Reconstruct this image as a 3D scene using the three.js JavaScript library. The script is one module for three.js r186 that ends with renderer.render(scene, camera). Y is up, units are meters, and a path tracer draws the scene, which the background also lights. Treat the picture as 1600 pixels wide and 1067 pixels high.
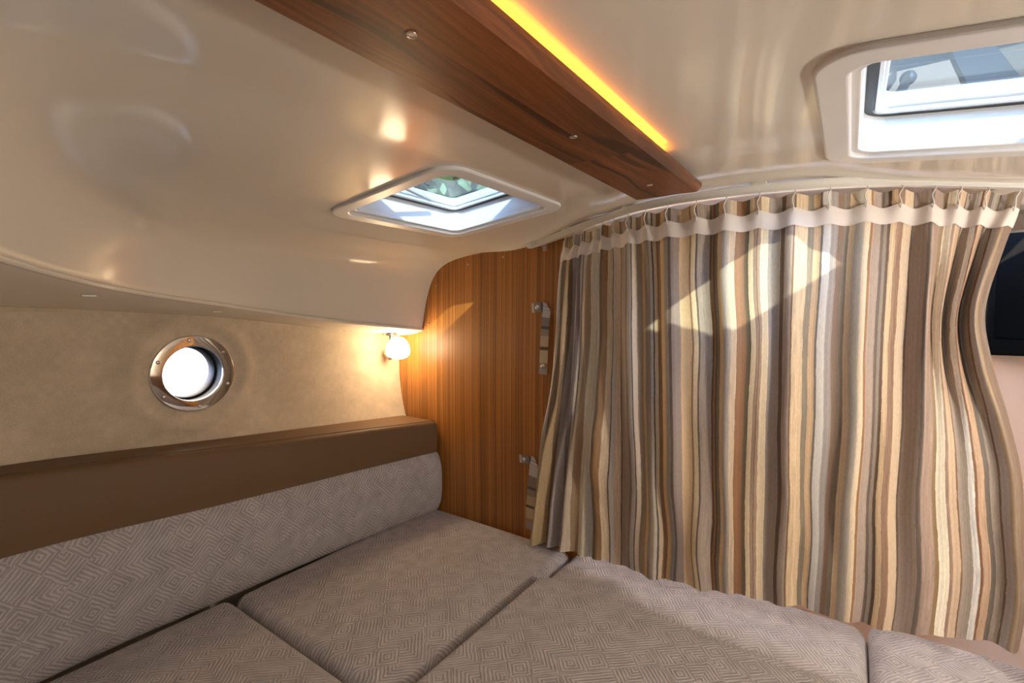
import * as THREE from 'three';
import { mergeGeometries } from 'three/addons/utils/BufferGeometryUtils.js';
import { RoundedBoxGeometry } from 'three/addons/geometries/RoundedBoxGeometry.js';
import { RectAreaLightUniformsLib } from 'three/addons/lights/RectAreaLightUniformsLib.js';
import { Sky } from 'three/addons/objects/Sky.js';
RectAreaLightUniformsLib.init();

// ---------------------------------------------------------------- camera, sky, sun, exposure
const scene = new THREE.Scene();
const E = 1.45;                                   // eye height above the cabin sole; heights below are written as E + h
const camera = new THREE.PerspectiveCamera(2 * Math.atan(533.5 / 755) * 180 / Math.PI, 1600 / 1067, 0.02, 300);
camera.position.set(0, E, 0);
{
  const a = 35 * Math.PI / 180, p = 3.5 * Math.PI / 180;
  camera.lookAt(-Math.sin(a) * Math.cos(p), E - Math.sin(p), -Math.cos(a) * Math.cos(p));
}
const renderer = new THREE.WebGLRenderer();
renderer.toneMapping = THREE.LinearToneMapping;
renderer.toneMappingExposure = 1.36;
renderer.shadowMap.enabled = true;

const sunDir = new THREE.Vector3(1.0, 0.72, 1.0).normalize();   // towards the sun: over the starboard bow, low
const sky = new Sky();
sky.material.uniforms.turbidity.value = 12;
sky.material.uniforms.rayleigh.value = 0.7;
sky.material.uniforms.mieCoefficient.value = 0.006;
sky.material.uniforms.mieDirectionalG.value = 0.7;
sky.material.uniforms.sunPosition.value.copy(sunDir);
sky.material.uniforms.cloudCoverage.value = 0.75;
sky.material.uniforms.cloudDensity.value = 0.6;
sky.scale.setScalar(200);
sky.name = 'sky';
scene.add(sky);
scene.environmentIntensity = 5;
const sun = new THREE.DirectionalLight(new THREE.Color(1, 0.86, 0.64), 46);
sun.name = 'sun';
sun.position.copy(sunDir).multiplyScalar(20).add(new THREE.Vector3(0, E, -1));
sun.target.position.set(0, E, -1);
sun.castShadow = true;
Object.assign(sun.shadow.camera, { left: -6, right: 6, top: 6, bottom: -6, near: 1, far: 60 });
scene.add(sun, sun.target);

// ---------------------------------------------------------------- helpers
let seed = 7;
const rnd = () => { seed = (seed + 0x6D2B79F5) | 0; let t = Math.imul(seed ^ (seed >>> 15), 1 | seed); t = (t + Math.imul(t ^ (t >>> 7), 61 | t)) ^ t; return ((t ^ (t >>> 14)) >>> 0) / 4294967296; };
const V = (x, y, z) => new THREE.Vector3(x, y, z);
const clamp = THREE.MathUtils.clamp, sstep = (x, a, b) => { const t = clamp((x - a) / (b - a), 0, 1); return t * t * (3 - 2 * t); };
const table = (pts) => (x) => {                   // smooth (cubic) lookup through points
  const n = pts.length; if (x <= pts[0][0]) { const s = (pts[1][1] - pts[0][1]) / (pts[1][0] - pts[0][0]); return pts[0][1] + s * (x - pts[0][0]); }
  if (x >= pts[n - 1][0]) { const s = (pts[n - 1][1] - pts[n - 2][1]) / (pts[n - 1][0] - pts[n - 2][0]); return pts[n - 1][1] + s * (x - pts[n - 1][0]); }
  let i = 0; while (x > pts[i + 1][0]) i++;
  const m = (k) => k <= 0 ? (pts[1][1] - pts[0][1]) / (pts[1][0] - pts[0][0]) : k >= n - 1 ? (pts[n - 1][1] - pts[n - 2][1]) / (pts[n - 1][0] - pts[n - 2][0]) : (pts[k + 1][1] - pts[k - 1][1]) / (pts[k + 1][0] - pts[k - 1][0]);
  const h = pts[i + 1][0] - pts[i][0], t = (x - pts[i][0]) / h, t2 = t * t, t3 = t2 * t;
  return (2 * t3 - 3 * t2 + 1) * pts[i][1] + (t3 - 2 * t2 + t) * h * m(i) + (-2 * t3 + 3 * t2) * pts[i + 1][1] + (t3 - t2) * h * m(i + 1);
};
const hash = (i, j) => { let n = Math.imul(i, 374761393) + Math.imul(j, 668265263) | 0; n = Math.imul(n ^ (n >>> 13), 1274126177); return ((n ^ (n >>> 16)) >>> 0) / 4294967296; };
const noise2 = (x, y) => { const i = Math.floor(x), j = Math.floor(y), u = x - i, v = y - j, s = u * u * (3 - 2 * u), t = v * v * (3 - 2 * v); return (hash(i, j) * (1 - s) + hash(i + 1, j) * s) * (1 - t) + (hash(i, j + 1) * (1 - s) + hash(i + 1, j + 1) * s) * t; };
const taken = {};
const numbered = (n) => { const k = taken[n] = (taken[n] ?? -1) + 1; return k ? n + '_' + String(k).padStart(3, '0') : n; };
function mk(name, geo, mat, parent) {
  const m = new THREE.Mesh(Array.isArray(geo) ? mergeGeometries(geo.map((g) => { const q = g.index ? g.toNonIndexed() : g; for (const k of Object.keys(q.attributes)) if (!['position', 'normal', 'uv'].includes(k)) q.deleteAttribute(k); return q; })) : geo, mat);
  m.name = parent ? name : numbered(name); m.castShadow = m.receiveShadow = true;
  (parent ?? scene).add(m); return m;
}
function tag(o, label, category, group) { o.userData.label = label; o.userData.category = category; if (group) o.userData.group = group; return o; }
function thing(name, label, category, pos = [0, 0, 0], group) { const o = new THREE.Group(); o.name = numbered(name); o.position.set(...pos); scene.add(o); return tag(o, label, category, group); }
function struct(name, geo, mat) { const o = mk(name, geo, mat); o.userData.kind = 'structure'; return o; }
const box = (x0, x1, y0, y1, z0, z1) => new THREE.BoxGeometry(x1 - x0, y1 - y0, z1 - z0).translate((x0 + x1) / 2, (y0 + y1) / 2, (z0 + z1) / 2);
function grid(nu, nv, f, keep, flip) {            // f(i, j) -> [x, y, z, u, v] ; optional normal at 5..7
  const P = [], N = [], T = [], I = []; let hasN = false;
  for (let j = 0; j <= nv; j++) for (let i = 0; i <= nu; i++) { const q = f(i, j); P.push(q[0], q[1], q[2]); T.push(q[3] ?? i / nu, q[4] ?? j / nv); if (q.length > 5) { hasN = true; N.push(q[5], q[6], q[7]); } }
  for (let j = 0; j < nv; j++) for (let i = 0; i < nu; i++) {
    const a = j * (nu + 1) + i, b = a + 1, c = a + nu + 1, d = c + 1;
    if (keep && !keep(i, j)) continue;
    flip ? I.push(a, c, b, b, c, d) : I.push(a, b, c, b, d, c);
  }
  const g = new THREE.BufferGeometry();
  g.setAttribute('position', new THREE.Float32BufferAttribute(P, 3)); g.setAttribute('uv', new THREE.Float32BufferAttribute(T, 2)); g.setIndex(I);
  if (hasN) g.setAttribute('normal', new THREE.Float32BufferAttribute(N, 3)); else g.computeVertexNormals();
  return g;
}
function sweep(pts, w, h) {                       // rectangular bar along a level-ish path
  const C = [[-w, -h], [w, -h], [w, h], [-w, h]].map(([a, b]) => [a / 2, b / 2]), gs = [];
  const fr = pts.map((p, i) => { const t = pts[Math.min(i + 1, pts.length - 1)].clone().sub(pts[Math.max(i - 1, 0)]); t.y = 0; t.normalize(); return V(-t.z, 0, t.x); });
  for (let k = 0; k < 4; k++) { const A = C[k], B = C[(k + 1) % 4]; gs.push(grid(pts.length - 1, 1, (i, j) => { const c = j ? B : A, p = pts[i].clone().addScaledVector(fr[i], c[0]); return [p.x, p.y + c[1], p.z]; })); }
  return gs;
}
const rrect = (S, w, d, r) => { S.moveTo(-w / 2 + r, -d / 2); S.lineTo(w / 2 - r, -d / 2); S.absarc(w / 2 - r, -d / 2 + r, r, -Math.PI / 2, 0); S.lineTo(w / 2, d / 2 - r); S.absarc(w / 2 - r, d / 2 - r, r, 0, Math.PI / 2); S.lineTo(-w / 2 + r, d / 2); S.absarc(-w / 2 + r, d / 2 - r, r, Math.PI / 2, Math.PI); S.lineTo(-w / 2, -d / 2 + r); S.absarc(-w / 2 + r, -d / 2 + r, r, Math.PI, 1.5 * Math.PI); return S; };
function frameRing(w, d, r, width, y0, y1, bevel = 0) {   // rounded rectangular ring lying flat, w x d outside
  const s = rrect(new THREE.Shape(), w - 2 * bevel, d - 2 * bevel, r); s.holes.push(rrect(new THREE.Path(), w - 2 * width + 2 * bevel, d - 2 * width + 2 * bevel, Math.max(0.004, r - width * 0.6)));
  const g = new THREE.ExtrudeGeometry(s, { depth: y1 - y0 - 2 * bevel, bevelEnabled: bevel > 0, bevelSize: bevel, bevelThickness: bevel, bevelSegments: 3, curveSegments: 10 });
  return g.translate(0, 0, bevel).rotateX(-Math.PI / 2).translate(0, y0, 0);
}
function dataTex(w, h, f, srgb, rep = [1, 1]) {
  const d = new Uint8Array(w * h * 4);
  for (let y = 0; y < h; y++) for (let x = 0; x < w; x++) { const c = f(x, y), k = (y * w + x) * 4; d[k] = clamp(c[0], 0, 255); d[k + 1] = clamp(c[1], 0, 255); d[k + 2] = clamp(c[2], 0, 255); d[k + 3] = 255; }
  const t = new THREE.DataTexture(d, w, h); t.magFilter = THREE.LinearFilter; t.minFilter = THREE.LinearMipmapLinearFilter; t.generateMipmaps = true; t.wrapS = t.wrapT = THREE.RepeatWrapping; t.repeat.set(...rep);
  if (srgb) t.colorSpace = THREE.SRGBColorSpace; t.needsUpdate = true; return t;
}
const std = (o) => new THREE.MeshPhysicalMaterial({ side: THREE.DoubleSide, ...o });

// ---------------------------------------------------------------- materials
const M = {};
M.gelcoat = std({ color: new THREE.Color(0.70, 0.645, 0.555), roughness: 0.09, specularIntensity: 0.9, name: 'gelcoat' });
M.gelcoatWhite = std({ color: new THREE.Color(0.72, 0.71, 0.705), roughness: 0.35, name: 'white_moulding' });
M.deck = std({ color: new THREE.Color(0.8, 0.8, 0.78), roughness: 0.4, name: 'deck' });
M.alu = std({ color: new THREE.Color(0.72, 0.75, 0.78), roughness: 0.35, metalness: 0.3, name: 'white_aluminium' });
M.chrome = std({ color: new THREE.Color(0.72, 0.70, 0.68), roughness: 0.06, metalness: 1, name: 'polished_steel' });
M.steel = std({ color: new THREE.Color(0.6, 0.58, 0.55), roughness: 0.28, metalness: 1, name: 'steel' });
M.black = std({ color: new THREE.Color(0.012, 0.012, 0.013), roughness: 0.5, name: 'black_rubber' });
M.darkMetal = std({ color: new THREE.Color(0.012, 0.013, 0.017), roughness: 0.5, specularIntensity: 0.6, name: 'dark_coated_metal' });
M.tvBlack = std({ color: new THREE.Color(0.0025, 0.0024, 0.0024), roughness: 0.6, specularIntensity: 0.1, name: 'tv_black' });
M.screen = std({ color: new THREE.Color(0.0014, 0.0014, 0.0016), roughness: 0.4, specularIntensity: 0.08, name: 'tv_glass' });
M.vinyl = std({ name: 'brown_vinyl', roughness: 0.58, specularIntensity: 0.6, color: new THREE.Color(0.145, 0.082, 0.040), bumpMap: dataTex(256, 256, (x, y) => { const v = 128 + 90 * (noise2(x / 3, y / 3) - 0.5) + 60 * (noise2(x / 7, y / 7) - 0.5); return [v, v, v]; }, false, [8, 8]), bumpScale: 0.0004 });
M.smoked = new THREE.MeshPhysicalMaterial({ color: new THREE.Color(0.070, 0.086, 0.093), transmission: 1, thickness: 0, roughness: 0, ior: 1.5, name: 'smoked_acrylic', side: THREE.DoubleSide });
M.clear = new THREE.MeshPhysicalMaterial({ color: new THREE.Color(0.95, 0.97, 0.98), transmission: 1, thickness: 0, roughness: 0, ior: 1.5, name: 'clear_glass', side: THREE.DoubleSide });
M.tinted = new THREE.MeshPhysicalMaterial({ color: new THREE.Color(0.42, 0.48, 0.50), transmission: 1, thickness: 0, roughness: 0, ior: 1.5, name: 'tinted_glass', side: THREE.DoubleSide });
M.rail = std({ color: new THREE.Color(0.74, 0.71, 0.66), roughness: 0.3, name: 'white_plastic' });
M.peach = std({ color: new THREE.Color(0.78, 0.52, 0.36), roughness: 0.6, name: 'peach_laminate' });
M.sole = std({ color: new THREE.Color(0.32, 0.2, 0.1), roughness: 0.5, name: 'sole_wood' });
M.plywood = std({ color: new THREE.Color(0.45, 0.36, 0.26), roughness: 0.8, name: 'painted_plywood' });
M.tape = std({ color: new THREE.Color(0.74, 0.66, 0.61), roughness: 0.75, name: 'heading_tape' });

// lining cloth on the hull sides
{
  const S = 512;
  const cloth = dataTex(S, S, (x, y) => { const m = 0.90 + 0.07 * (noise2(x / 60, y / 40) - 0.5) + 0.05 * (noise2(x / 14, y / 14) - 0.5) + 0.05 * (noise2(x / 1.7, y / 1.7) - 0.5); return [218 * m, 199 * m, 172 * m]; }, true);
  const fuzz = dataTex(S, S, (x, y) => { const v = 255 * (0.5 * noise2(x / 2, y / 2) + 0.5 * noise2(x / 28, y / 20)); return [v, v, v]; }, false);
  cloth.repeat.set(2, 2); fuzz.repeat.set(2, 2);
  M.lining = std({ map: cloth, bumpMap: fuzz, bumpScale: 0.0006, roughness: 0.95, name: 'lining_cloth' });
}
// upholstery: nested squares, elbows and bars of raised chenille on a darker ground
{
  const S = 1024, cells = 8, cs = S / cells, lines = 7;
  const kind = []; for (let i = 0; i < cells * cells; i++) kind.push(Math.floor(rnd() * 9));
  const field = (x, y) => {
    const wob = 6 * (noise2(x / 26, y / 26) - 0.5); x = (x + wob + S) % S; y = (y + 6 * (noise2(y / 26 + 50, x / 26) - 0.5) + S) % S;
    const ci = Math.floor(x / cs) % cells, cj = Math.floor(y / cs) % cells, u = (x / cs) % 1, v = (y / cs) % 1, k = kind[cj * cells + ci];
    let q; if (k < 3) q = Math.max(Math.abs(u - 0.5), Math.abs(v - 0.5)) * 2; else if (k === 3) q = Math.max(u, v); else if (k === 4) q = Math.max(1 - u, v); else if (k === 5) q = Math.max(u, 1 - v); else if (k === 6) q = Math.max(1 - u, 1 - v); else if (k === 7) q = u; else q = v;
    const per = k < 3 ? lines / 2 : lines;
    return 0.5 + 0.5 * Math.cos(2 * Math.PI * (q * per + 0.5));
  };
  const col = dataTex(S, S, (x, y) => { const f = sstep(field(x, y), 0.25, 0.7), n = 1 + 0.16 * (noise2(x / 1.6, y / 1.6) - 0.5) + 0.10 * (noise2(x / 45, y / 45) - 0.5); return [(158 + 27 * f) * n, (150 + 27 * f) * n, (148 + 27 * f) * n]; }, true);
  const bmp = dataTex(S, S, (x, y) => { const v = 210 * sstep(field(x, y), 0.2, 0.8) + 45 * noise2(x / 2, y / 2); return [v, v, v]; }, false);
  M.upholstery = std({ map: col, bumpMap: bmp, bumpScale: 0.0012, roughness: 0.95, sheen: 0.25, sheenRoughness: 0.6, sheenColor: new THREE.Color(0.8, 0.78, 0.76), name: 'maze_upholstery' });
}
const UP = 1 / 0.40;                              // pattern repeat 0.40 m
// teak veneer (bulkhead) and oiled teak (ceiling plank): u across the grain, v along it, both in metres
{
  const W = 1024, H = 1024;
  const lines = []; { let x = 0; while (x < W) { const w = 8 + rnd() * 26; lines.push([x, w, rnd(), rnd()]); x += w; } }
  const at = (x) => { for (const l of lines) if (x < l[0] + l[1]) return l; return lines[lines.length - 1]; };
  const veneer = dataTex(W, H, (x, y) => {
    const wx = (x + 16 * (noise2(y / 300, 3.1) - 0.5) + 7 * (noise2(x / 90, y / 210) - 0.5) + W) % W, l = at(wx), t = (wx - l[0]) / l[1];
    let m = 0.86 + 0.2 * l[2] - 0.46 * Math.exp(-((t * l[1]) ** 2) / (3 + 10 * l[3])) * (0.4 + l[3]) + 0.12 * (noise2(x / 2.2, y / 120) - 0.5) + 0.14 * (noise2(wx / 70, y / 420) - 0.5) + 0.05 * (noise2(x, y / 9) - 0.5);
    return [165 * m, 106 * m ** 1.12, 46 * m ** 1.25];
  }, true);
  M.veneer = std({ map: veneer, roughness: 0.38, name: 'teak_veneer', clearcoat: 0.25, clearcoatRoughness: 0.3 });
  const plank = dataTex(512, 1024, (x, y) => {
    const wx = x + 46 * (noise2(y / 170, 1.7) - 0.5) + 20 * (noise2(x / 60, y / 120) - 0.5), r = noise2(wx / 26, y / 520);
    let m = 0.80 + 0.30 * (r - 0.5) + 0.22 * (noise2(wx / 5, y / 190) - 0.5) + 0.16 * (noise2(x / 1.4, y / 26) - 0.5);
    const dark = sstep(noise2(wx / 16 + 9, y / 330), 0.70, 0.84); m *= 1 - 0.38 * dark;
    return [136 * m, 77 * m ** 1.1, 36 * m ** 1.25];
  }, true);
  M.plank = std({ map: plank, roughness: 0.42, name: 'oiled_teak', clearcoat: 0.15, clearcoatRoughness: 0.35 });
}
// curtain cloth: vertical stripes of uneven width
const STRIPES = (() => {                          // [width in thousandths of the cloth, colour]
  let end = 0;
  return [[10, 205, 195, 175], [18, 140, 120, 95], [16, 178, 148, 104], [7, 120, 92, 64], [30, 162, 152, 147], [11, 110, 95, 90], [5, 180, 165, 140], [2, 90, 76, 66], [13, 197, 177, 152], [14, 150, 120, 85], [17, 208, 194, 165], [16, 186, 181, 172], [10, 105, 85, 65], [13, 150, 110, 70], [16, 198, 173, 138], [3, 105, 86, 72], [11, 182, 172, 158], [14, 197, 168, 138], [3, 105, 82, 62], [23, 155, 135, 115], [6, 118, 103, 93], [12, 168, 161, 151], [3, 95, 78, 64], [11, 203, 184, 160], [16, 145, 120, 95], [7, 198, 158, 104], [16, 140, 120, 100], [7, 177, 168, 153], [4, 88, 73, 60], [9, 192, 168, 138], [12, 140, 100, 65], [11, 208, 168, 113], [12, 150, 140, 130], [7, 108, 94, 85], [19, 156, 137, 127], [24, 208, 174, 130], [4, 158, 118, 80], [11, 213, 189, 150], [4, 108, 90, 75], [26, 156, 138, 122], [4, 108, 75, 50], [5, 150, 115, 80], [3, 100, 70, 48], [9, 135, 120, 95], [10, 217, 183, 134], [15, 168, 155, 141], [11, 192, 168, 138], [18, 140, 95, 60], [9, 103, 88, 64], [10, 222, 198, 158], [6, 165, 135, 110], [2, 130, 98, 74], [5, 165, 135, 110], [13, 218, 193, 154], [24, 156, 141, 129], [8, 103, 79, 64], [16, 161, 141, 126], [3, 125, 92, 62], [20, 208, 178, 138], [10, 135, 120, 100], [12, 208, 173, 132], [4, 120, 110, 102], [14, 197, 190, 182], [12, 152, 140, 134], [10, 128, 99, 79], [10, 130, 115, 98], [11, 208, 181, 143], [15, 177, 167, 153], [9, 218, 195, 163], [4, 150, 105, 65], [14, 166, 146, 132], [4, 108, 88, 76], [-5, 166, 146, 136], [6, 103, 84, 74], [6, 140, 125, 110], [5, 93, 69, 50], [9, 203, 173, 133], [12, 145, 110, 85], [15, 203, 175, 143], [3, 110, 90, 75], [22, 151, 131, 117], [6, 108, 93, 83], [17, 156, 131, 116], [5, 140, 110, 75], [12, 228, 215, 189], [4, 145, 115, 95], [10, 192, 163, 133], [2, 120, 85, 60], [12, 151, 136, 122], [7, 213, 208, 201], [3, 133, 89, 60], [9, 182, 148, 118], [6, 103, 90, 79], [9, 146, 131, 117], [2, 110, 84, 60], [8, 162, 152, 147], [7, 150, 126, 98], [15, 127, 107, 92]].map(([w, r, g, b]) => [end += w / 1000, r, g, b]);
})();
{
  const W = 2048, H = 512;
  const look = (u) => { let lo = 0, hi = STRIPES.length - 1; while (lo < hi) { const m = (lo + hi) >> 1; if (STRIPES[m][0] > u) hi = m; else lo = m + 1; } return lo; };
  const px = (x, y) => {
    const wob = 2.6 * (noise2(x / 34, y / 26) - 0.5) + 1.4 * (noise2(x / 9, y / 11) - 0.5), i = look(clamp((x + wob) / W, 0, 0.9999)), s = STRIPES[i];
    const band = noise2(i * 7.7, x / 3.1), m = 1 + 0.10 * (band - 0.5) + 0.10 * (noise2(x / 1.3, y / 3) - 0.5) + (hash(i, 5) > 0.6 ? 0.14 * (noise2(x / 4 + i, y / 20) - 0.5) : 0);
    const a = (s[1] + s[2] + s[3]) / 3; return [1, 2, 3].map((k) => (s[k] * 0.84 + a * 0.16) * 1.09 * m);
  };
  const col = dataTex(W, H, px, true), weave = dataTex(256, 256, (x, y) => { const v = 128 + 70 * Math.sin(x * Math.PI / 2) * Math.sin(y * Math.PI / 2) + 60 * (noise2(x / 2, y / 2) - 0.5); return [v, v, v]; }, false, [28, 18]);
  col.wrapS = col.wrapT = THREE.ClampToEdgeWrapping;
  M.curtain = std({ map: col, bumpMap: weave, bumpScale: 0.0003, roughness: 0.45, sheen: 0.35, sheenRoughness: 0.4, sheenColor: new THREE.Color(0.9, 0.88, 0.84), name: 'striped_curtain_cloth' });
  const strap = dataTex(64, 512, (x, y) => { const s = [[0.10, 165, 155, 150], [0.14, 175, 140, 105], [0.3, 200, 180, 145], [0.34, 95, 75, 55], [0.46, 190, 170, 140], [0.53, 155, 140, 125], [0.56, 95, 85, 85], [0.68, 140, 128, 120], [0.8, 195, 188, 182], [0.815, 150, 142, 138], [0.88, 205, 200, 198], [0.9, 120, 112, 118], [1.01, 190, 184, 186]].find((q) => y / 512 < q[0]), m = 1 + 0.12 * (noise2(x / 2, y / 2) - 0.5); return [s[1] * m, s[2] * m, s[3] * m]; }, true);
  M.strap = std({ map: strap, roughness: 0.7, name: 'striped_strap_cloth' });
}

// ---------------------------------------------------------------- cabin lining (overhead moulding)
const XC = -0.30;                                 // centreline of the boat
const ZB = -1.254;                                // face of the bulkhead
const camberT = table([[0, 0.25], [0.15, 0.25], [0.24, 0.2495], [0.27, 0.248], [0.31, 0.244], [0.4, 0.2335], [0.5, 0.2215], [0.62, 0.207], [0.75, 0.192], [1.1, 0.166]]);
const camber = (x) => camberT(Math.abs(x - XC));
const lipHt = table([[-1.35, -0.070], [-1.27, -0.064], [-0.9, -0.025], [-0.57, 0.018], [-0.32, 0.045], [-0.13, 0.068], [0, 0.08]]);
const lipHalf = [[-1.277, -1.36], [-1.277, -1.25], [-1.298, -0.92], [-1.262, -0.58], [-1.125, -0.32], [-0.865, -0.13], [-0.57, -0.01]];
const lipCurve = new THREE.CatmullRomCurve3([...lipHalf.map(([x, z]) => V(x, 0, z)), V(XC, 0, 0.04), ...lipHalf.slice().reverse().map(([x, z]) => V(2 * XC - x, 0, z))], false, 'centripetal');
const NL = 260, LP = lipCurve.getSpacedPoints(NL);
const LN = LP.map((p, i) => { const t = LP[Math.min(i + 1, NL)].clone().sub(LP[Math.max(i - 1, 0)]).normalize(); const n = V(t.z, 0, -t.x); const c = V(XC, 0, -0.7).sub(p); return n.dot(c) < 0 ? n.negate() : n; });
function nearLip(x, z) {
  let best = 1e9, bz = 0;
  for (let i = 0; i < NL; i++) {
    const a = LP[i], b = LP[i + 1], dx = b.x - a.x, dz = b.z - a.z, t = clamp(((x - a.x) * dx + (z - a.z) * dz) / (dx * dx + dz * dz), 0, 1), ex = x - a.x - t * dx, ez = z - a.z - t * dz, d = ex * ex + ez * ez;
    if (d < best) { best = d; bz = a.z + t * dz; }
  }
  return [Math.sqrt(best), bz];
}
const overhead = (x, z) => { const [d, lz] = nearLip(x, z), c = camber(x) - 0.022 * Math.exp(-Math.max(0, z - ZB) / 0.045) * sstep(camber(x), 0.192, 0.215); return c - (c - lipHt(lz)) * (0.78 * Math.exp(-d / 0.034) + 0.22 * Math.exp(-d / 0.075)); };
const ohPoint = (x, z, lift = 0) => { const e = 0.003, h = overhead(x, z), gx = (overhead(x + e, z) - overhead(x - e, z)) / (2 * e), gz = (overhead(x, z + e) - overhead(x, z - e)) / (2 * e), l = Math.hypot(gx, 1, gz); return [x, E + h + lift, z, x, z, gx / l, -1 / l, gz / l]; };
const HATCH = [{ x: -0.735, z: -0.818, tilt: 0.115 }, { x: 2 * XC + 0.735 + 0.003, z: -0.768, tilt: -0.115 }];
const HW = 0.362, HD = 0.418;                     // outer size of the hatch trim
{
  const D = [0, 0.002, 0.004, 0.007, 0.010, 0.014, 0.019, 0.025, 0.032, 0.040, 0.05, 0.062, 0.076, 0.092, 0.11, 0.13, 0.155, 0.18, 0.21, 0.24, 0.265];
  const ring = grid(NL, D.length - 1, (i, j) => { const p = LP[i], n = LN[i], d = j ? D[j] : 0.0005; return ohPoint(p.x + n.x * d, p.z + n.z * d); }, null, true);
  const st = 0.0125, x0 = -1.3, nx = Math.round(2.0 / st), nz = Math.round(1.36 / st), ok = [];
  for (let j = 0; j <= nz; j++) for (let i = 0; i <= nx; i++) {
    const x = x0 + i * st, z = -1.36 + j * st; let inside = 0; const [d] = nearLip(x, z);
    let t = 0; for (let k = 0; k < NL; k++) if (LP[k].z <= z) { t = 1; break; }
    const pz = LP.reduce((m, p) => Math.abs(p.x - x) < 0.02 ? Math.max(m, p.z) : m, -9);
    inside = d > 0.235 && z < pz;
    for (const h of HATCH) if (Math.abs(x - h.x) < HW / 2 - 0.027 && Math.abs(z - h.z) < HD / 2 - 0.027) inside = false;
    ok.push(inside);
  }
  const mid = grid(nx, nz, (i, j) => ohPoint(x0 + i * st, -1.36 + j * st, 0.0006), (i, j) => { const a = j * (nx + 1) + i; return ok[a] && ok[a + 1] && ok[a + nx + 1] && ok[a + nx + 2]; });
  struct('ceiling', [ring, mid], M.gelcoat);
  // flange under the lip, running out to the hull and forward
  const R = [0, 0.004, 0.01, 0.02, 0.04, 0.08, 0.14, 0.25, 0.45, 0.65];
  const fl = grid(NL, R.length - 1, (i, j) => { const p = LP[i], n = LN[i], bow = sstep(p.z, -0.6, -0.1), r = R[j] * (0.3 + 0.7 * bow) * (1 - 0.36 * sstep(p.z, -0.13, -0.04)), y = E + lipHt(p.z) - 0.006 - 0.026 * (1 - Math.exp(-r / 0.07)); return [p.x - n.x * r, y, p.z - n.z * r]; });
  struct('trim_1', fl, M.gelcoat);
  const fx = (i) => -1.64 + 0.02 * i, fz = (j) => 0.08 + 0.02 * j;
  struct('ceiling_forward', grid(134, 60, (i, j) => [fx(i), E + 0.055, fz(j)], (i, j) => !(Math.abs(fx(i + 0.5) + 0.05) < 0.31 && Math.abs(fz(j + 0.5) - 0.68) < 0.28), true), M.gelcoat);

  const bead = new THREE.CatmullRomCurve3(LP.filter((_, i) => i % 3 === 0).map((p) => V(p.x, E + lipHt(p.z) - 0.002, p.z)));
  struct('trim_2', new THREE.TubeGeometry(bead, 260, 0.005, 8), M.gelcoat);
  for (const [s, off] of [[0.20, 0.02], [0.275, 0.03]]) { const i = Math.round(s * NL), p = LP[i], n = LN[i]; const t = mk('flange_plug', new RoundedBoxGeometry(0.006, 0.004, 0.022, 2, 0.0018).translate(p.x - n.x * off, E + lipHt(p.z) - 0.018, p.z - n.z * off), M.gelcoat, scene.getObjectByName('trim_1')); t.name = 'plug'; }
}

// ---------------------------------------------------------------- hull sides, bulkhead, berth flat, shell
const hullX = (z, h) => {
  const f = table([[-1.4, -1.402], [-1.25, -1.402], [-0.6, -1.385], [-0.2, -1.36], [0.3, -1.22], [0.8, -0.93], [1.25, -0.55]])(z);
  return f + Math.min(0.055, 1.1 * Math.max(0, -0.22 - h) ** 2) + 0.05 * Math.max(0, h + 0.16);
};
const PORT = { z: -0.543, h: -0.158 };
function hullSide(mirror) {
  const nz = 250, nh = 100, z0 = -1.275, z1 = 1.25, h0 = -0.82, h1 = 0.16;
  const P = (i, j) => [z0 + (z1 - z0) * i / nz, h0 + (h1 - h0) * j / nh];
  return grid(nz, nh, (i, j) => {
    const [z, h] = P(i, j), r = Math.hypot(z - PORT.z, h - PORT.h);
    const puff = (mirror ? 0 : 0.007) * Math.exp(-(((r - 0.135) / 0.018) ** 2)) + 0.004 * (noise2(z * 5 + 9, h * 7) - 0.5);
    const x = hullX(z, h) + puff; return [mirror ? 2 * XC - x : x, E + h, z, z, h];
  }, (i, j) => { const [z, h] = P(i + 0.5, j + 0.5); return mirror || Math.hypot(z - PORT.z, h - PORT.h) > 0.088; }, mirror);
}
struct('wall_left', hullSide(false), M.lining);
struct('wall_right', hullSide(true), M.lining);
for (const [n, mir] of [['wall_left_hull', false], ['wall_right_hull', true]]) {
  const s = new THREE.Shape(); s.moveTo(-1.4, -1.6); s.lineTo(1.35, -1.6); s.lineTo(1.35, 0.34); s.lineTo(-1.4, 0.34); s.closePath();
  const hole = new THREE.Path(); hole.absarc(PORT.z, PORT.h, 0.092, 0, Math.PI * 2, true); if (!mir) s.holes.push(hole);
  const g = new THREE.ExtrudeGeometry(s, { depth: 0.04, bevelEnabled: false, curveSegments: 24 }).rotateY(-Math.PI / 2);   // shape x -> z, depth -> -x
  g.translate(mir ? 2 * XC + 1.48 : -1.44, E, 0); struct(n, g, M.deck);
}
struct('wall_front', box(-2.1, 1.5, E - 1.6, E + 0.34, 1.27, 1.33), M.lining);
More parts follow.
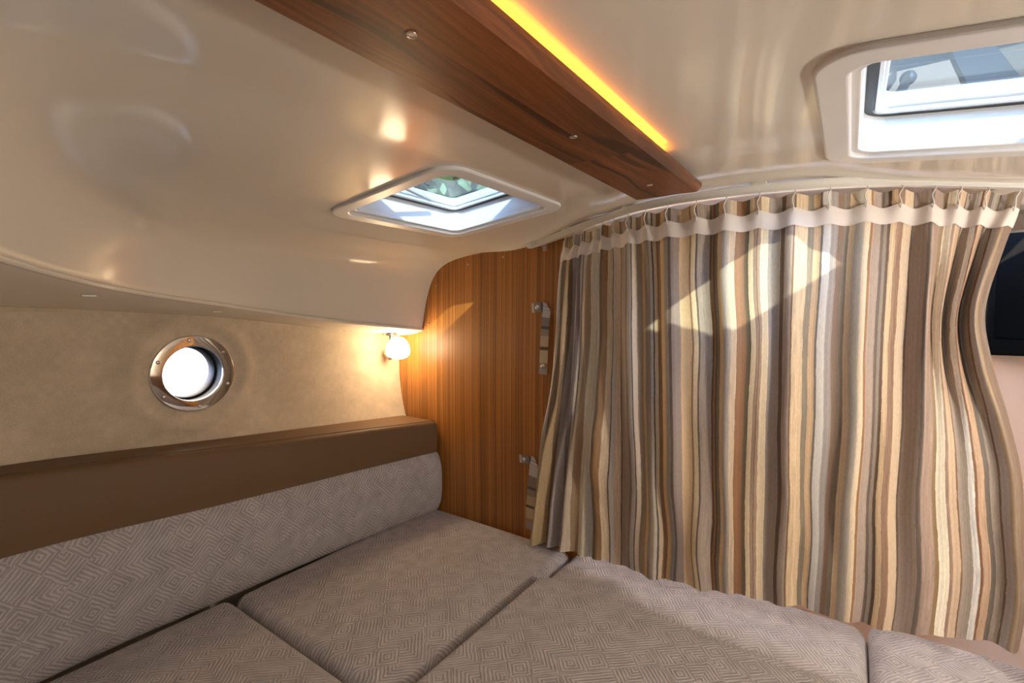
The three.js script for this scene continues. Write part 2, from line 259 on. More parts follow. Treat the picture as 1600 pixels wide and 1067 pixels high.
// veneered bulkhead with the companionway opening
{
  const uvs = (g) => { const p = g.attributes.position, t = []; for (let i = 0; i < p.count; i++) t.push(p.getX(i) * 2.4, p.getY(i) * 0.5); g.setAttribute('uv', new THREE.Float32BufferAttribute(t, 2)); return g; };
  const wb = struct('wall_back', [uvs(box(-1.52, -0.62, E - 1.45, E + 0.33, ZB - 0.024, ZB))], M.veneer);
  struct('wall_back_starboard', [uvs(box(0.30, 0.92, E - 1.45, E + 0.33, ZB - 0.024, ZB))], M.veneer);
  struct('wall_back_header', box(-0.62, 0.30, E + 0.262, E + 0.33, ZB - 0.024, ZB), M.gelcoatWhite);
  for (const [x, h] of [[-0.912, 0.174], [-1.058, 0.158], [-1.208, 0.091], [-1.245, -0.041]]) mk('screw', new THREE.SphereGeometry(0.0038, 10, 6).scale(1, 1, 0.5).translate(x, E + h, ZB + 0.001), M.steel, wb);
}
struct('floor', [box(-1.5, 0.95, E - 1.5, E - 1.45, -2.6, 1.3)], M.sole);
struct('berth_flat', box(-1.5, 0.9, E - 0.84, E - 0.805, -1.36, 1.27), M.plywood);
// deck over everything, cambered, pierced by the three hatches
const FORE = { x: -0.05, z: 0.68, w: 0.62, d: 0.56 };
{
  const st = 0.02, nx = 134, nz = 200, X = (i) => -1.64 + i * st, Z = (j) => -2.62 + j * st;
  const open = (x, z) => (x > -0.96 && z < -1.72) || HATCH.some((h) => Math.abs(x - h.x) < HW / 2 - 0.014 && Math.abs(z - h.z) < HD / 2 - 0.014) || (Math.abs(x - FORE.x) < FORE.w / 2 - 0.01 && Math.abs(z - FORE.z) < FORE.d / 2 - 0.01);
  struct('deck', grid(nx, nz, (i, j) => [X(i), E + camber(X(i)) + 0.036, Z(j)], (i, j) => !open(X(i) + st / 2, Z(j) + st / 2), true), M.deck);
}
// unseen foredeck hatch forward of the camera, its translucent blind lighting bed and curtain
{
  const t = thing('deck_hatch', 'unseen large foredeck hatch with translucent white blind, lights bed and curtain', 'hatch', [FORE.x, E + 0.03, FORE.z]);
  mk('coaming', frameRing(FORE.w + 0.03, FORE.d + 0.03, 0.05, 0.03, 0, 0.29), M.gelcoatWhite, t);
  mk('lid_frame', frameRing(FORE.w + 0.03, FORE.d + 0.03, 0.05, 0.04, 0.291, 0.31), M.alu, t);
  mk('blind', grid(24, 24, (i, j) => [(i / 24 - 0.5) * (FORE.w - 0.02), 0.27 + 0.002 * Math.sin(j * 1.7), (j / 24 - 0.5) * (FORE.d - 0.02)]), new THREE.MeshPhysicalMaterial({ color: new THREE.Color(0.92, 0.93, 0.95), transmission: 0.34, thickness: 0, roughness: 1, side: THREE.DoubleSide, name: 'unseen_translucent_blind' }), t);
}

// ---------------------------------------------------------------- deck hatches
function hatch(i, label) {
  const h = HATCH[i], y = E + camber(h.x) + 0.002;
  const t = thing('deck_hatch', label, 'hatch', [h.x, y, h.z]);
  t.rotation.z = h.tilt;
  mk('trim_ring', frameRing(HW, HD, 0.05, 0.034, -0.008, 0.010, 0.004), M.gelcoatWhite, t);
  mk('inner_lip', frameRing(HW - 0.05, HD - 0.05, 0.04, 0.018, -0.001, 0.012, 0.002), M.gelcoatWhite, t);
  const c = mk('coaming', [frameRing(HW - 0.040, HD - 0.040, 0.045, 0.022, 0.004, 0.052)], M.gelcoatWhite, t);
  mk('gasket', frameRing(HW - 0.050, HD - 0.050, 0.04, 0.030, 0.050, 0.057), M.black, t);
  mk('lid_frame', [frameRing(HW - 0.016, HD - 0.016, 0.05, 0.056, 0.057, 0.078, 0.003), frameRing(HW - 0.10, HD - 0.10, 0.02, 0.010, 0.050, 0.060, 0.002)], M.alu, t);
  const g = new THREE.ExtrudeGeometry(rrect(new THREE.Shape(), HW - 0.10, HD - 0.10, 0.03), { depth: 0.001, bevelEnabled: false }).rotateX(-Math.PI / 2);
  const pane = new THREE.ShapeGeometry(rrect(new THREE.Shape(), HW - 0.118, HD - 0.118, 0.02)).rotateX(-Math.PI / 2).translate(0, 0.066, 0);
  mk('pane', pane, M.smoked, t);
  if (i === 0) {
    for (const [x, z] of [[-0.1463, -0.10], [-0.1463, 0.12]]) mk('screw', new THREE.SphereGeometry(0.0035, 8, 6).translate(x, 0.03, z), M.black, c);
    mk('stay', new THREE.CylinderGeometry(0.005, 0.005, 0.15, 8).rotateX(Math.PI / 2).rotateY(0.25).translate(-0.085, 0.052, 0.03), M.alu, t);
  }
  return t;
}
hatch(0, 'square deck hatch with white rim above the wood bulkhead, dark trees seen through');
hatch(1, 'square deck hatch with white rim above the curtain, windscreen seen through');

// ---------------------------------------------------------------- teak ceiling plank with amber light
{
  const t = thing('ceiling_plank', 'long dark teak plank on the ceiling with amber light along one edge', 'beam', [XC, E + 0.226, 0]);
  const z0 = -0.952, z1 = -0.085, w = 0.118;
  const s = new THREE.Shape(); s.moveTo(-w / 2, 0); s.lineTo(w / 2 - 0.004, 0); s.lineTo(w / 2 + 0.004, 0.008); s.lineTo(w / 2 + 0.004, 0.012); s.lineTo(-w / 2, 0.012); s.closePath();
  const g = new THREE.ExtrudeGeometry(s, { depth: z1 - z0, bevelEnabled: true, bevelSize: 0.0015, bevelThickness: 0.0015, bevelSegments: 2 }).translate(0, 0, z0);
  const p = g.attributes.position, uv = []; for (let i = 0; i < p.count; i++) uv.push((p.getX(i) + p.getY(i)) * 3.6, p.getZ(i) * 1.5); g.setAttribute('uv', new THREE.Float32BufferAttribute(uv, 2));
  mk('plank', g, M.plank, t);
  mk('batten', box(-0.055, 0.020, 0.012, 0.026, z0 + 0.005, z1), M.plywood, t);
  for (const z of [-0.286, -0.566, -0.854]) { mk('screw', [new THREE.CylinderGeometry(0.0042, 0.0042, 0.002, 14).translate(0, -0.001, z), new THREE.TorusGeometry(0.0044, 0.0008, 6, 16).rotateX(Math.PI / 2).translate(0, -0.0018, z)], M.steel, t); }
  const led = mk('led_strip', box(0.034, 0.060, 0.0122, 0.0142, -0.765, z1), std({ color: new THREE.Color(0.9, 0.6, 0.2), emissive: new THREE.Color(1, 0.31, 0.012), emissiveIntensity: 4.5, roughness: 0.6, name: 'amber_led' }), t);
  const L = new THREE.RectAreaLight(new THREE.Color(1, 0.33, 0.015), 1.5, 0.02, 0.66); L.name = 'amber_light'; L.position.set(0.050, 0.0146, -0.43); L.rotation.x = Math.PI / 2; L.lookAt(L.position.clone().add(V(0.004, 0.02, 0)).add(t.position)); t.add(L); L.rotation.set(Math.PI / 2, 0, 0);
}

// ---------------------------------------------------------------- reading lamps
function readingLamp(pos, label, power, side, tone) {
  const t = thing('reading_lamp', label, 'lamp', pos, 'globe reading lamps under the ceiling moulding');
  mk('mount_plate', new THREE.CylinderGeometry(0.026, 0.026, 0.010, 28).translate(-0.045 * side, 0.052, -0.005), M.steel, t);
  mk('stem', [new THREE.TubeGeometry(new THREE.CatmullRomCurve3([V(-0.042 * side, 0.048, 0), V(-0.043 * side, 0.02, 0.002), V(-0.046 * side, -0.005, 0), V(-0.04 * side, -0.018, -0.004)]), 20, 0.0045, 8), new THREE.CylinderGeometry(0.009, 0.009, 0.028, 16).translate(-0.038 * side, 0.036, 0)], M.chrome, t);
  mk('switch_barrel', new THREE.CylinderGeometry(0.013, 0.013, 0.03, 18).rotateZ(Math.PI / 2 - 0.6 * side).translate(-0.056 * side, -0.024, -0.006), M.steel, t);
  const prof = []; for (let i = 0; i <= 24; i++) { const a = -Math.PI / 2 + Math.PI * i / 24, c = Math.cos(a), s = Math.sin(a); prof.push(new THREE.Vector2(0.0425 * Math.pow(c, 0.8) * (1 - 0.16 * s), s < 0 ? 0.036 * s * 0.98 : 0.044 * s)); }
  const globe = mk('glass_globe', new THREE.LatheGeometry(prof, 32).rotateZ(-0.12 * side), std({ color: new THREE.Color(0.95, 0.93, 0.88), emissive: tone, emissiveIntensity: 5, roughness: 0.4, name: 'lit_opal_globe' }), t);
  const L = new THREE.PointLight(tone, power); L.name = 'lamp_light'; L.castShadow = true; L.shadow.radius = 1.8; t.add(L);
  return t;
}
readingLamp([-1.318, E - 0.132, -1.174], 'lit white globe reading lamp beside the teak bulkhead', 0.18, 1, new THREE.Color(1, 0.72, 0.42));

// ---------------------------------------------------------------- portholes
function porthole(mirror, label) {
  const x = hullX(PORT.z, PORT.h), s = mirror ? -1 : 1;
  const t = thing('porthole', label, 'porthole', [mirror ? 2 * XC - x : x, E + PORT.h, PORT.z]);
  const lathe = (pts, n = 56) => new THREE.LatheGeometry(pts.map(([r, y]) => new THREE.Vector2(r, y)), n).rotateZ(-Math.PI / 2 * s);   // lathe axis y -> inboard
  const ring = mk('ring', lathe([[0.0695, 0.0], [0.0698, 0.005], [0.0712, 0.0075], [0.0725, 0.008], [0.095, 0.008], [0.0985, 0.006], [0.0995, 0.001], [0.0995, -0.006]]), M.chrome, t);
  mk('barrel', lathe([[0.0712, 0.004], [0.0712, -0.034], [0.069, -0.036]]), M.darkMetal, t);
  mk('gasket', lathe([[0.0725, -0.034], [0.066, -0.036], [0.064, -0.05], [0.064, -0.066], [0.096, -0.066]]), M.black, t);
  mk('pane', new THREE.CircleGeometry(0.0665, 40).rotateY(Math.PI / 2).translate(-0.052 * s, 0, 0), M.clear, t);
  for (let k = 0; k < 6; k++) { const a = k * Math.PI / 3 + 0.42; mk('screw', new THREE.SphereGeometry(0.0045, 12, 8).scale(0.5, 1, 1).translate(0.0088 * s, Math.sin(a) * 0.0865, Math.cos(a) * 0.0865), M.steel, ring); }
  return t;
}
porthole(false, 'round steel porthole in the cream wall, left of the lamp');

// ---------------------------------------------------------------- cushions
function softBox(x0, x1, y0, y1, z0, z1, r, crown, uvRot = Math.PI / 4, shear = 0) {
  const w = x1 - x0, h = y1 - y0, d = z1 - z0, N = 34, g = new THREE.BoxGeometry(2, 2, 2, N, 8, N), p = g.attributes.position, uv = [], c = Math.cos(uvRot), s = Math.sin(uvRot);
  const q = (t, L) => { const a = Math.abs(t), k = r / (L / 2); const m = a > 0.5 ? 1 - k + k * (a - 0.5) / 0.5 : a / 0.5 * (1 - k); return Math.sign(t) * m * L / 2; };   // half the samples in the rounded rim
  for (let i = 0; i < p.count; i++) {
    const X = q(p.getX(i), w), Y = q(p.getY(i), h), Z = q(p.getZ(i), d);
    const ix = clamp(X, -w / 2 + r, w / 2 - r), iy = clamp(Y, -h / 2 + r, h / 2 - r), iz = clamp(Z, -d / 2 + r, d / 2 - r);
    const v = V(X - ix, Y - iy, Z - iz); if (v.length() > 1e-9) v.setLength(r);
    let ox = ix + v.x, oy = iy + v.y, oz = iz + v.z;
    if (oy > 0) oy += crown * (1 - Math.abs(2 * ox / w) ** 3.2) * (1 - Math.abs(2 * oz / d) ** 3.2);
    const bulge = 0.006 * (1 - (2 * oy / h) ** 2); if (Math.abs(oy) < h / 2) { ox += Math.sign(ox) * bulge * sstep(Math.abs(ox), w / 2 - r, w / 2); oz += Math.sign(oz) * bulge * sstep(Math.abs(oz), d / 2 - r, d / 2); }
    const fx = ox + (x0 + x1) / 2 + shear * (oz), fy = oy + (y0 + y1) / 2, fz = oz + (z0 + z1) / 2;
    p.setXYZ(i, fx, fy, fz);
    const a = fx, b = fz - (h / 2 - oy) * 0.9; uv.push((a * c - b * s) * UP, (a * s + b * c) * UP);
  }
  g.setAttribute('uv', new THREE.Float32BufferAttribute(uv, 2)); g.deleteAttribute('normal');
  const byKey = new Map(); g.computeVertexNormals();   // weld normals over the box edges
  const n = g.attributes.normal; for (let i = 0; i < p.count; i++) { const k = [p.getX(i), p.getY(i), p.getZ(i)].map((e) => Math.round(e * 2e4)).join(); const a = byKey.get(k) ?? [V(0, 0, 0), []]; a[0].add(V(n.getX(i), n.getY(i), n.getZ(i))); a[1].push(i); byKey.set(k, a); }
  for (const [v, ids] of byKey.values()) { v.normalize(); for (const i of ids) n.setXYZ(i, v.x, v.y, v.z); }
  return g;
}
const CT = E - 0.70, CB = E - 0.805;              // cushion top and underside
const cushion = (label, x0, x1, z0, z1, top, r, crown, rot, shear) => tag(mk('berth_cushion', softBox(x0, x1, CB, CT + top, z0, z1, r, crown, rot, shear), M.upholstery), label, 'cushion', 'patterned berth cushions');
cushion('patterned grey cushion in the corner between backrest and teak bulkhead', -1.235, -0.662, -1.246, -0.5575, -0.006, 0.024, 0.010, 0.80);
cushion('patterned grey cushion along the backrest, below the porthole', -1.245, -0.655, -0.5455, 0.55, -0.006, 0.024, 0.010, 0.78);
cushion('patterned grey middle cushion running under the curtain hem', -0.650, 0.050, -1.335, -1.070, -0.015, 0.028, 0.006, 0.62);
cushion('slightly raised patterned grey middle cushion, largest of the berth', -0.643, 0.044, -1.057, 0.35, 0.014, 0.014, 0.006, 0.74);
cushion('patterned grey cushion forward along the starboard backrest', 0.062, 0.63, -0.438, 0.55, -0.010, 0.026, 0.008, 0.85);
cushion('patterned grey cushion beneath the free edge of the curtain', 0.062, 0.63, -1.36, -0.45, -0.010, 0.026, 0.008, 0.85);

// backrests: fabric panel below, brown vinyl band above
function backrest(mirror, label) {
  const t = thing('backrest', label, 'backrest', [0, 0, 0], 'long backrests along the hull sides');
  const face = table([[-1.25, -1.178], [-0.9, -1.212], [-0.55, -1.232], [-0.2, -1.236], [0.3, -1.15], [0.8, -0.9]]);
  const top = table([[-1.25, -0.388], [-0.57, -0.334], [-0.17, -0.297], [0.8, -0.22]]), mid = table([[-1.25, -0.492], [-0.57, -0.466], [-0.17, -0.440], [0.8, -0.39]]);
  const z0 = -1.242, z1 = 0.75, n = 110;
  const loft = (sec, uvs) => {                     // sec(z, k) -> [dx inward, h]
    const zs = [z0 + 0.0, z0 + 0.002, z0 + 0.006, z0 + 0.013]; for (let i = 0; i <= n; i++) zs.push(z0 + 0.024 + (z1 - z0 - 0.024) * i / n);
    const K = sec(0, -1), ease = (i) => [0.0, 0.45, 0.75, 0.93][i] ?? 1;
    const body = grid(K, zs.length - 1, (k, i) => { const z = zs[i], [dx, h, s] = sec(z, k), [cx, ch] = sec(z, -2), e = ease(i), sx = dx - 0.026 * (1 - e), sh = ch + (h - ch) * (1 - 0.10 * (1 - e)); const x = face(z) + sx; return [mirror ? 2 * XC - x : x, E + sh, z, ...uvs(z, s)]; }, null, mirror);
    const cap = grid(K, 1, (k, j) => { const [dx, h] = sec(z0, k), [cx, ch] = sec(z0, -2), x = face(z0) + (j ? dx - 0.026 : cx - 0.05), y = j ? ch + (h - ch) * 0.9 : ch; return [mirror ? 2 * XC - x : x, E + y, z0]; });
    return [body, cap];
  };
  const fab = (z, k) => { const a = -0.708, b = mid(z), K = 26; if (k === -1) return K; if (k === -2) return [-0.03, (a + b) / 2]; const s = k / K, u = s * 2 - 1; const bulge = 0.030 * Math.pow(Math.max(0, 1 - Math.abs(u) ** 3), 0.7); return [bulge - 0.012, a + (b - a) * s, s * (b - a)]; };
  const vin = (z, k) => { const b = mid(z) - 0.004, a = top(z), K = 24; if (k === -1) return K; if (k === -2) return [-0.05, (a + b) / 2]; if (k <= 10) return [-0.006 + 0.004 * Math.sin(Math.PI * k / 10), b + (a - 0.016 - b) * k / 10, k * 0.01]; if (k <= 18) { const q = (k - 10) / 8 * Math.PI / 2; return [-0.006 - 0.016 * (1 - Math.cos(q)), a - 0.016 + 0.016 * Math.sin(q), 0.1 + k * 0.003]; } const q = (k - 18) / 6; return [-0.022 - (face(z) - 0.022 - hullX(z, a) - 0.012) * q, a + 0.001 * Math.sin(q * 3), 0.2 + q * 0.1]; };
  const c = Math.SQRT1_2;
  mk('fabric_panel', loft(fab, (z, s) => [(z * c - s * c) * UP, (z * c + s * c) * UP]), M.upholstery, t);
  const v = mk('vinyl_band', loft(vin, (z, s) => [z, s]), M.vinyl, t); v.userData.label = 'smooth brown vinyl band';
  const pts = []; for (let i = 0; i <= 60; i++) { const z = z0 + 0.01 + (z1 - z0 - 0.01) * i / 60, x = face(z) - 0.0225; pts.push(V(mirror ? 2 * XC - x : x, E + top(z) + 0.0005, z)); }
  mk('seam', new THREE.TubeGeometry(new THREE.CatmullRomCurve3(pts), 120, 0.0018, 6), M.vinyl, v);
  return t;
}
backrest(false, 'long backrest with brown vinyl top band below the porthole and lamp');
backrest(true, 'long backrest with brown vinyl top band on the starboard side');

// ---------------------------------------------------------------- curtain and rail
const railPts = [V(-0.80, 0.200, -1.238), V(-0.755, 0.207, -1.236), V(-0.69, 0.216, -1.215), V(-0.62, 0.225, -1.19), V(-0.505, 0.236, -1.146), V(-0.405, 0.2375, -1.088), V(-0.257, 0.238, -1.056), V(-0.088, 0.238, -1.074), V(0.058, 0.2365, -1.13), V(0.232, 0.215, -1.172), V(0.40, 0.192, -1.195), V(0.47, 0.184, -1.20)].map((p) => V(p.x, p.y + E, p.z));
const railCurve = new THREE.CatmullRomCurve3(railPts, false, 'centripetal'), railS = railCurve.getSpacedPoints(400);
const railAt = (x) => { let i = 0; while (i < 399 && railS[i + 1].x < x) i++; const a = railS[i], b = railS[i + 1], t = (x - a.x) / (b.x - a.x); return a.clone().lerp(b, t); };
const HOOKS = [-0.655, -0.622, -0.590, -0.552, -0.524, -0.486, -0.437, -0.386, -0.333, -0.271, -0.213, -0.154, -0.096, -0.041, 0.015, 0.066, 0.112, 0.147, 0.183, 0.222];
{
  const t = thing('curtain_rail', 'curved white curtain rail under the ceiling above the striped curtain', 'curtain rail', [0, 0, 0]);
  const P = railCurve.getSpacedPoints(90);
  mk('track', [...sweep(P, 0.010, 0.012), ...sweep(P.map((p) => p.clone().add(V(0, -0.007, 0))), 0.014, 0.003), ...sweep(P.map((p) => p.clone().add(V(0, 0.007, 0))), 0.016, 0.003)], M.rail, t);
  for (const x of [-0.655, -0.437, -0.154, 0.112, 0.35]) { const p = railAt(x); mk('bracket', new RoundedBoxGeometry(0.026, 0.010, 0.020, 2, 0.002).translate(p.x, p.y + 0.011, p.z + 0.001), M.rail, t); }
  for (const x of [-0.748, -0.742]) { const p = railAt(x); mk('glider', [new THREE.TorusGeometry(0.0045, 0.0012, 6, 14).rotateY(0.6).translate(p.x, p.y - 0.016, p.z + 0.003), new THREE.TorusGeometry(0.0035, 0.0011, 6, 14).translate(p.x + 0.001, p.y - 0.025, p.z + 0.003)], M.steel, t); }
  mk('end_cap', new RoundedBoxGeometry(0.012, 0.018, 0.018, 2, 0.002).translate(P[0].x, P[0].y, P[0].z), M.rail, t);
}
const XL0 = -0.674, XR0 = 0.230;
const leftX = table([[0, -0.674], [0.2, -0.686], [0.38, -0.698], [0.57, -0.724], [0.78, -0.752], [1, -0.774]]);
const rightX = table([[0, 0.232], [0.12, 0.213], [0.25, 0.196], [0.36, 0.210], [0.47, 0.233], [0.62, 0.259], [0.8, 0.275], [1, 0.268]]);
const hemH = table([[0, -0.697], [0.08, -0.694], [0.2, -0.682], [0.38, -0.662], [0.6, -0.645], [0.8, -0.632], [1, -0.618]]);
const hemZ = table([[0, -1.196], [0.2, -1.190], [0.4, -1.165], [0.7, -1.180], [1, -1.225]]);
const hookPhase = (x) => { let i = 0; while (i < HOOKS.length - 2 && HOOKS[i + 1] < x) i++; return i + (x - HOOKS[i]) / (HOOKS[i + 1] - HOOKS[i]); };
function curtainPoint(w, v) {
  const x0 = XL0 + (XR0 - XL0) * w, ph = hookPhase(x0);
  const x = x0 + (leftX(v) - XL0) * Math.pow(1 - sstep(w, 0, 0.30), 1) + (rightX(v) - XR0) * sstep(w, 0.84, 1);
  const r = railAt(x0), hh = E + hemH(w) + 0.004 * Math.sin(ph * 3.1 + 1) * (w > 0.08 ? 1 : 0);
  const sag = 0.005 * Math.sin(Math.PI * (ph - Math.floor(ph))) ** 2 * (1 - sstep(v, 0, 0.1));
  const topY = r.y - 0.014 - sag, y = topY + (hh - topY) * v;
  const calm = sstep(v, 0, 0.12), low = sstep(v, 0.35, 1);
  let dz = 0.0055 * Math.cos(2 * Math.PI * ph) * (1 - 0.25 * v);                                     // gathered at every hook
  dz += calm * 0.008 * Math.sin(2 * Math.PI * (ph * 0.5 + 0.25 * noise2(v * 2.2, 4)) + 0.7);
  dz += low * 0.034 * (noise2(w * 16, v * 2.2 + 3) - 0.5) + calm * 0.012 * (noise2(w * 24 + 11, v * 3.2) - 0.5);
  dz += low * 0.006 * (noise2(w * 44 + 5, v * 7) - 0.5);
  const bunch = 1 - sstep(w, 0.02, 0.22); dz += bunch * calm * 0.016 * Math.sin(2 * Math.PI * (w * 26 + 0.5 * v * v + 0.3 * noise2(v * 4, 9)));
  dz += 0.018 * Math.exp(-(((w - 0.155 - 0.02 * v) / 0.022) ** 2)) * sstep(v, 0.5, 0.62) * (1 - sstep(v, 0.7, 0.8));   // a tuck low near the bulkhead
  const pinch = Math.exp(-(((v - 0.27) / 0.16) ** 2)) * sstep(w, 0.84, 0.95); dz += pinch * 0.014 * Math.sin(2 * Math.PI * (w * 30));
  dz += sstep(w, 0.9, 1) * 0.02 * Math.sin(2 * Math.PI * (w - 0.9) * 15) * calm;
  const z = r.z + (hemZ(w) - r.z) * v;
  return [x + 0.35 * dz * (0.5 - noise2(w * 12, 2)) + calm * 0.008 * (noise2(w * 16, v * 6 + 8) - 0.5) + low * 0.014 * (noise2(w * 11 + 3, v * 5.5) - 0.5), y, z + dz];
}
{
  const t = thing('curtain', 'long striped curtain in beige, brown and grey hanging across the companionway', 'curtain', [0, 0, 0]);
  const NU = 620, NV = 90;
  const pt = (w, v) => curtainPoint(w, v), Vr = (j) => Math.pow(j / NV, 1.1);
  const cg = grid(NU, NV, (i, j) => { const w = i / NU, v = Vr(j), p = pt(w, v); return [...p, w, 1 - v]; }, null, true);
  mk('cloth', cg, M.curtain, t);
  // heading tape sewn across the top, standing a few millimetres proud of the cloth
  const tape = grid(NU, 6, (i, j) => { const w = i / NU, v = 0.030 + 0.038 * j / 6, p = pt(w, v), hx = hookPhase(XL0 + (XR0 - XL0) * w), f = hx - Math.floor(hx); return [p[0], p[1] - 0.004 * Math.sin(Math.PI * f), p[2] + 0.003 + 0.0025 * Math.sin(Math.PI * j / 6), w * 40, j / 6]; }, null, true);
  mk('heading_tape', tape, M.tape, t);
  for (const x of HOOKS) {
    const w = (x - XL0) / (XR0 - XL0), a = pt(w, 0.035), r = railAt(x);
    const c = new THREE.CatmullRomCurve3([V(r.x, r.y - 0.007, r.z + 0.004), V(r.x + 0.003, r.y - 0.013, r.z + 0.011), V(r.x - 0.002, a[1] + 0.018, a[2] + 0.010), V(a[0] + 0.001, a[1] + 0.004, a[2] + 0.009), V(a[0], a[1] - 0.004, a[2] + 0.004)]);
    mk('hook', new THREE.TubeGeometry(c, 14, 0.0010, 6), M.rail, t);
  }
}
// curtain ties snapped to the bulkhead
function tie(label, pts, snapA, snapB, tab) {
  const t = thing('curtain_tie', label, 'curtain tie', [0, 0, 0], 'striped curtain ties snapped to the bulkhead');
  const ribbon = (L, v0, v1) => { const n = L.length - 1; return grid(1, n, (i, j) => { const [ax, ah, bx, bh, dz] = L[j]; return [i ? bx : ax, E + (i ? bh : ah), ZB + dz, i, v0 + (v1 - v0) * j / n]; }, null, true); };
  mk('strap', ribbon(pts, 1, 0), M.strap, t);
  mk('tab', ribbon(tab, 0.72, 0.5), M.strap, t);
  for (const [x, h, dz] of [snapA, snapB].filter(Boolean)) mk('snap', [new THREE.SphereGeometry(0.0065, 16, 8, 0, Math.PI * 2, 0, Math.PI / 2).scale(1, 0.6, 1).rotateX(Math.PI / 2).translate(x, E + h, ZB + dz), new THREE.TorusGeometry(0.0065, 0.0014, 6, 18).translate(x, E + h, ZB + dz)], M.chrome, t);
}
tie('striped fabric tie with two snaps, upper one on the teak bulkhead', [[-0.760, 0.030, -0.750, 0.026, 0.004], [-0.757, 0.008, -0.730, 0.002, 0.012], [-0.759, -0.03, -0.732, -0.032, 0.016], [-0.764, -0.09, -0.736, -0.09, 0.014], [-0.769, -0.14, -0.740, -0.14, 0.010], [-0.772, -0.187, -0.743, -0.190, 0.010]], [-0.780, 0.014, 0.006], [-0.756, -0.164, 0.012], [[-0.803, 0.026, -0.801, -0.003, 0.002], [-0.78, 0.028, -0.778, 0.000, 0.004], [-0.756, 0.028, -0.754, 0.000, 0.004]]);
tie('striped fabric tie low on the teak bulkhead, half behind the curtain', [[-0.800, -0.448, -0.790, -0.452, 0.004], [-0.802, -0.47, -0.770, -0.480, 0.012], [-0.806, -0.53, -0.776, -0.532, 0.016], [-0.812, -0.59, -0.782, -0.592, 0.016], [-0.816, -0.63, -0.786, -0.632, 0.014], [-0.814, -0.680, -0.784, -0.682, 0.014]], [-0.828, -0.465, 0.006], null, [[-0.849, -0.452, -0.847, -0.478, 0.002], [-0.824, -0.452, -0.822, -0.477, 0.004], [-0.796, -0.449, -0.794, -0.475, 0.004]]);

// ---------------------------------------------------------------- saloon behind the curtain
struct('wall_saloon_aft', box(-0.96, 1.5, E - 1.45, E + 0.5, -2.50, -2.45), M.peach);
struct('wall_saloon_left', box(-1.5, -1.45, E - 1.45, E + 0.17, -2.5, -1.36), M.gelcoatWhite);
struct('wall_saloon_right', box(0.95, 1.0, E - 1.45, E + 0.55, -2.5, -1.28), M.gelcoatWhite);
{
  const t = thing('television', 'black flat television on the peach wall beyond the curtain', 'television', [0.41 + 0.36, E + 0.078, -2.45]);
  mk('housing', new RoundedBoxGeometry(0.74, 0.465, 0.045, 3, 0.008).translate(0, 0, 0.03), M.tvBlack, t);
  mk('screen', new RoundedBoxGeometry(0.70, 0.385, 0.006, 2, 0.002).translate(0, 0.02, 0.0525), M.screen, t);
}

struct('wall_saloon_coaming', box(-1.0, -0.96, E + 0.15, E + 0.5, -2.5, -1.70), M.gelcoatWhite);
struct('wall_saloon_corner', box(-1.5, -0.96, E - 1.45, E + 0.17, -2.50, -2.45), M.peach);

// ---------------------------------------------------------------- outside: windscreen, trees, water
{
  const t = thing('windscreen', 'dark framed windscreen with wiper outside, seen through the hatch above the curtain', 'windscreen', [0, E, 0]);
  const frameM = std({ color: new THREE.Color(0.03, 0.04, 0.05), roughness: 0.5, name: 'dark_frame' });
  const A = [0.50, -1.70], B = [0.98, -2.40];     // base and head of the raked glass: h, z
  const at = (x, s, o = 0) => V(x, A[0] + (B[0] - A[0]) * s + o * 0.82, A[1] + (B[1] - A[1]) * s + o * 0.56);
  const bar = (x0, s0, x1, s1, w, o = 0.0) => { const a = at(x0, s0, o), b = at(x1, s1, o), d = b.clone().sub(a), g = new THREE.BoxGeometry(w, 0.03, d.length()); const m = new THREE.Matrix4().lookAt(b, a, V(0, 1, 0.3)); g.applyMatrix4(m); const c = a.add(b).multiplyScalar(0.5); return g.translate(c.x, c.y, c.z); };
  mk('base_panel', box(-0.96, 1.0, 0.20, 0.50, -1.74, -1.70), M.deck, t);
  for (const x of [-0.90, -0.30, 0.295, 0.93]) mk('pillar', bar(x, 0, x, 1.05, 0.10), frameM, t);
  mk('head_rail', box(-0.96, 1.0, 0.955, 1.22, -2.46, -2.38), frameM, t);
  mk('hardtop', box(-1.0, 1.1, 1.22, 1.28, -3.2, -2.36), frameM, t);
  for (const [x0, x1, glass] of [[-0.85, -0.35, M.tinted], [-0.25, 0.245, M.clear], [0.345, 0.88, M.tinted]]) mk('pane', grid(1, 1, (i, j) => { const p = at(i ? x1 : x0, j); return [p.x, p.y, p.z]; }), glass, t);
  const w = mk('wiper', [bar(0.06, -0.02, 0.12, 0.42, 0.014, 0.03), new THREE.SphereGeometry(0.022, 14, 10).translate(...at(0.12, 0.42, 0.03).toArray()), bar(0.02, 0.1, 0.09, 0.5, 0.008, 0.03)], M.black, t);
}
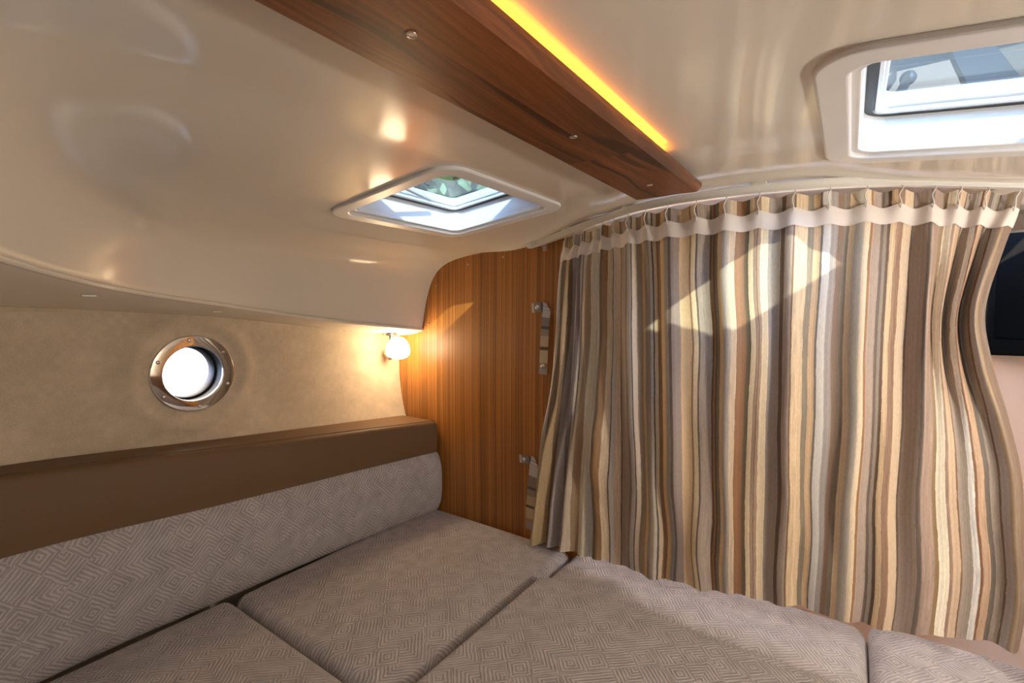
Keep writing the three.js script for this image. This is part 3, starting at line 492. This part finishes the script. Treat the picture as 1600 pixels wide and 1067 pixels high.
{
  const leafG = (() => { const g = new THREE.PlaneGeometry(0.12, 0.22, 2, 2), p = g.attributes.position; for (let i = 0; i < p.count; i++) { const y = p.getY(i) / 0.11; p.setX(i, p.getX(i) * (1 - 0.75 * y * y)); p.setZ(i, 0.03 * (1 - y * y) - 0.25 * Math.abs(p.getX(i))); } g.computeVertexNormals(); return g; })();
  const leafM = new THREE.MeshPhysicalMaterial({ color: new THREE.Color(0.13, 0.19, 0.07), roughness: 0.6, side: THREE.DoubleSide, name: 'leaf', transmission: 0.35, thickness: 0 });
  const bark = std({ color: new THREE.Color(0.12, 0.09, 0.065), roughness: 0.9, name: 'bark' });
  const spots = [[-4.6, -7.6, 2.2, 'leafy dark tree on the shore outside, above the boat'], [-7.4, -7.2, 2.3, 'leafy tree on the shore outside, farthest aft of the three'], [-7.6, -10.6, 2.6, 'tall leafy tree on the shore outside, behind the others']];
  for (const [x, z, R, label] of spots) {
    const t = thing('tree', label, 'tree', [x, -0.4, z], 'trees on the shore');
    mk('trunk', new THREE.CylinderGeometry(0.14, 0.24, 4.4, 12).translate(0, 2.2, 0), bark, t);
    const n = 4200, im = new THREE.InstancedMesh(leafG, leafM, n), d = new THREE.Object3D(), c = new THREE.Color();
    for (let i = 0; i < n; i++) {
      const a = rnd() * Math.PI * 2, u = rnd() * 2 - 1, rr = R * Math.cbrt(0.25 + 0.75 * rnd()), k = 0.78 + 0.3 * noise2(a * 2.2 + 3, u * 3 + 9), q = Math.sqrt(1 - u * u);
      d.position.set(Math.cos(a) * q * rr * k, 4.4 + u * rr * k * 1.05, Math.sin(a) * q * rr * k); d.rotation.set(rnd() * 6, rnd() * 6, rnd() * 6); d.scale.setScalar(0.8 + rnd() * 1.0); d.updateMatrix(); im.setMatrixAt(i, d.matrix);
      const m = 0.6 + rnd() * 0.8; im.setColorAt(i, c.setRGB(m, m, m * (0.7 + rnd() * 0.5)));
    }
    im.name = 'foliage'; im.userData.kind = 'stuff'; im.castShadow = im.receiveShadow = true; t.add(im);
  }
  const shore = struct('ground', box(-13, 10, -0.6, -0.4, -60, -6), std({ color: new THREE.Color(0.2, 0.2, 0.14), roughness: 0.9, name: 'shore' }));
  const boards = []; for (let k = 0; k < 22; k++) boards.push(box(-4.0, -1.75, 0.66, 0.70, -3.2 + k * 0.2, -3.2 + k * 0.2 + 0.188));
  struct('unseen_jetty', boards, std({ color: new THREE.Color(0.010, 0.008, 0.006), roughness: 0.9, specularIntensity: 0.3, name: 'dark_boards' }));  // unseen; near-black boards placed to darken the porthole reflection on the ceiling
  struct('water', box(-80, 60, -0.75, -0.7, -60, 60), std({ color: new THREE.Color(0.008, 0.012, 0.012), roughness: 0.1, ior: 1.33, name: 'water' }));
}
// unseen globe lamp to starboard, placed to light the curtain and right ceiling
readingLamp([0.69, E - 0.095, -0.70], 'unseen white globe reading lamp on the starboard side, lights curtain and right ceiling', 1.05, -1, new THREE.Color(1, 0.96, 0.89));

renderer.render(scene, camera);
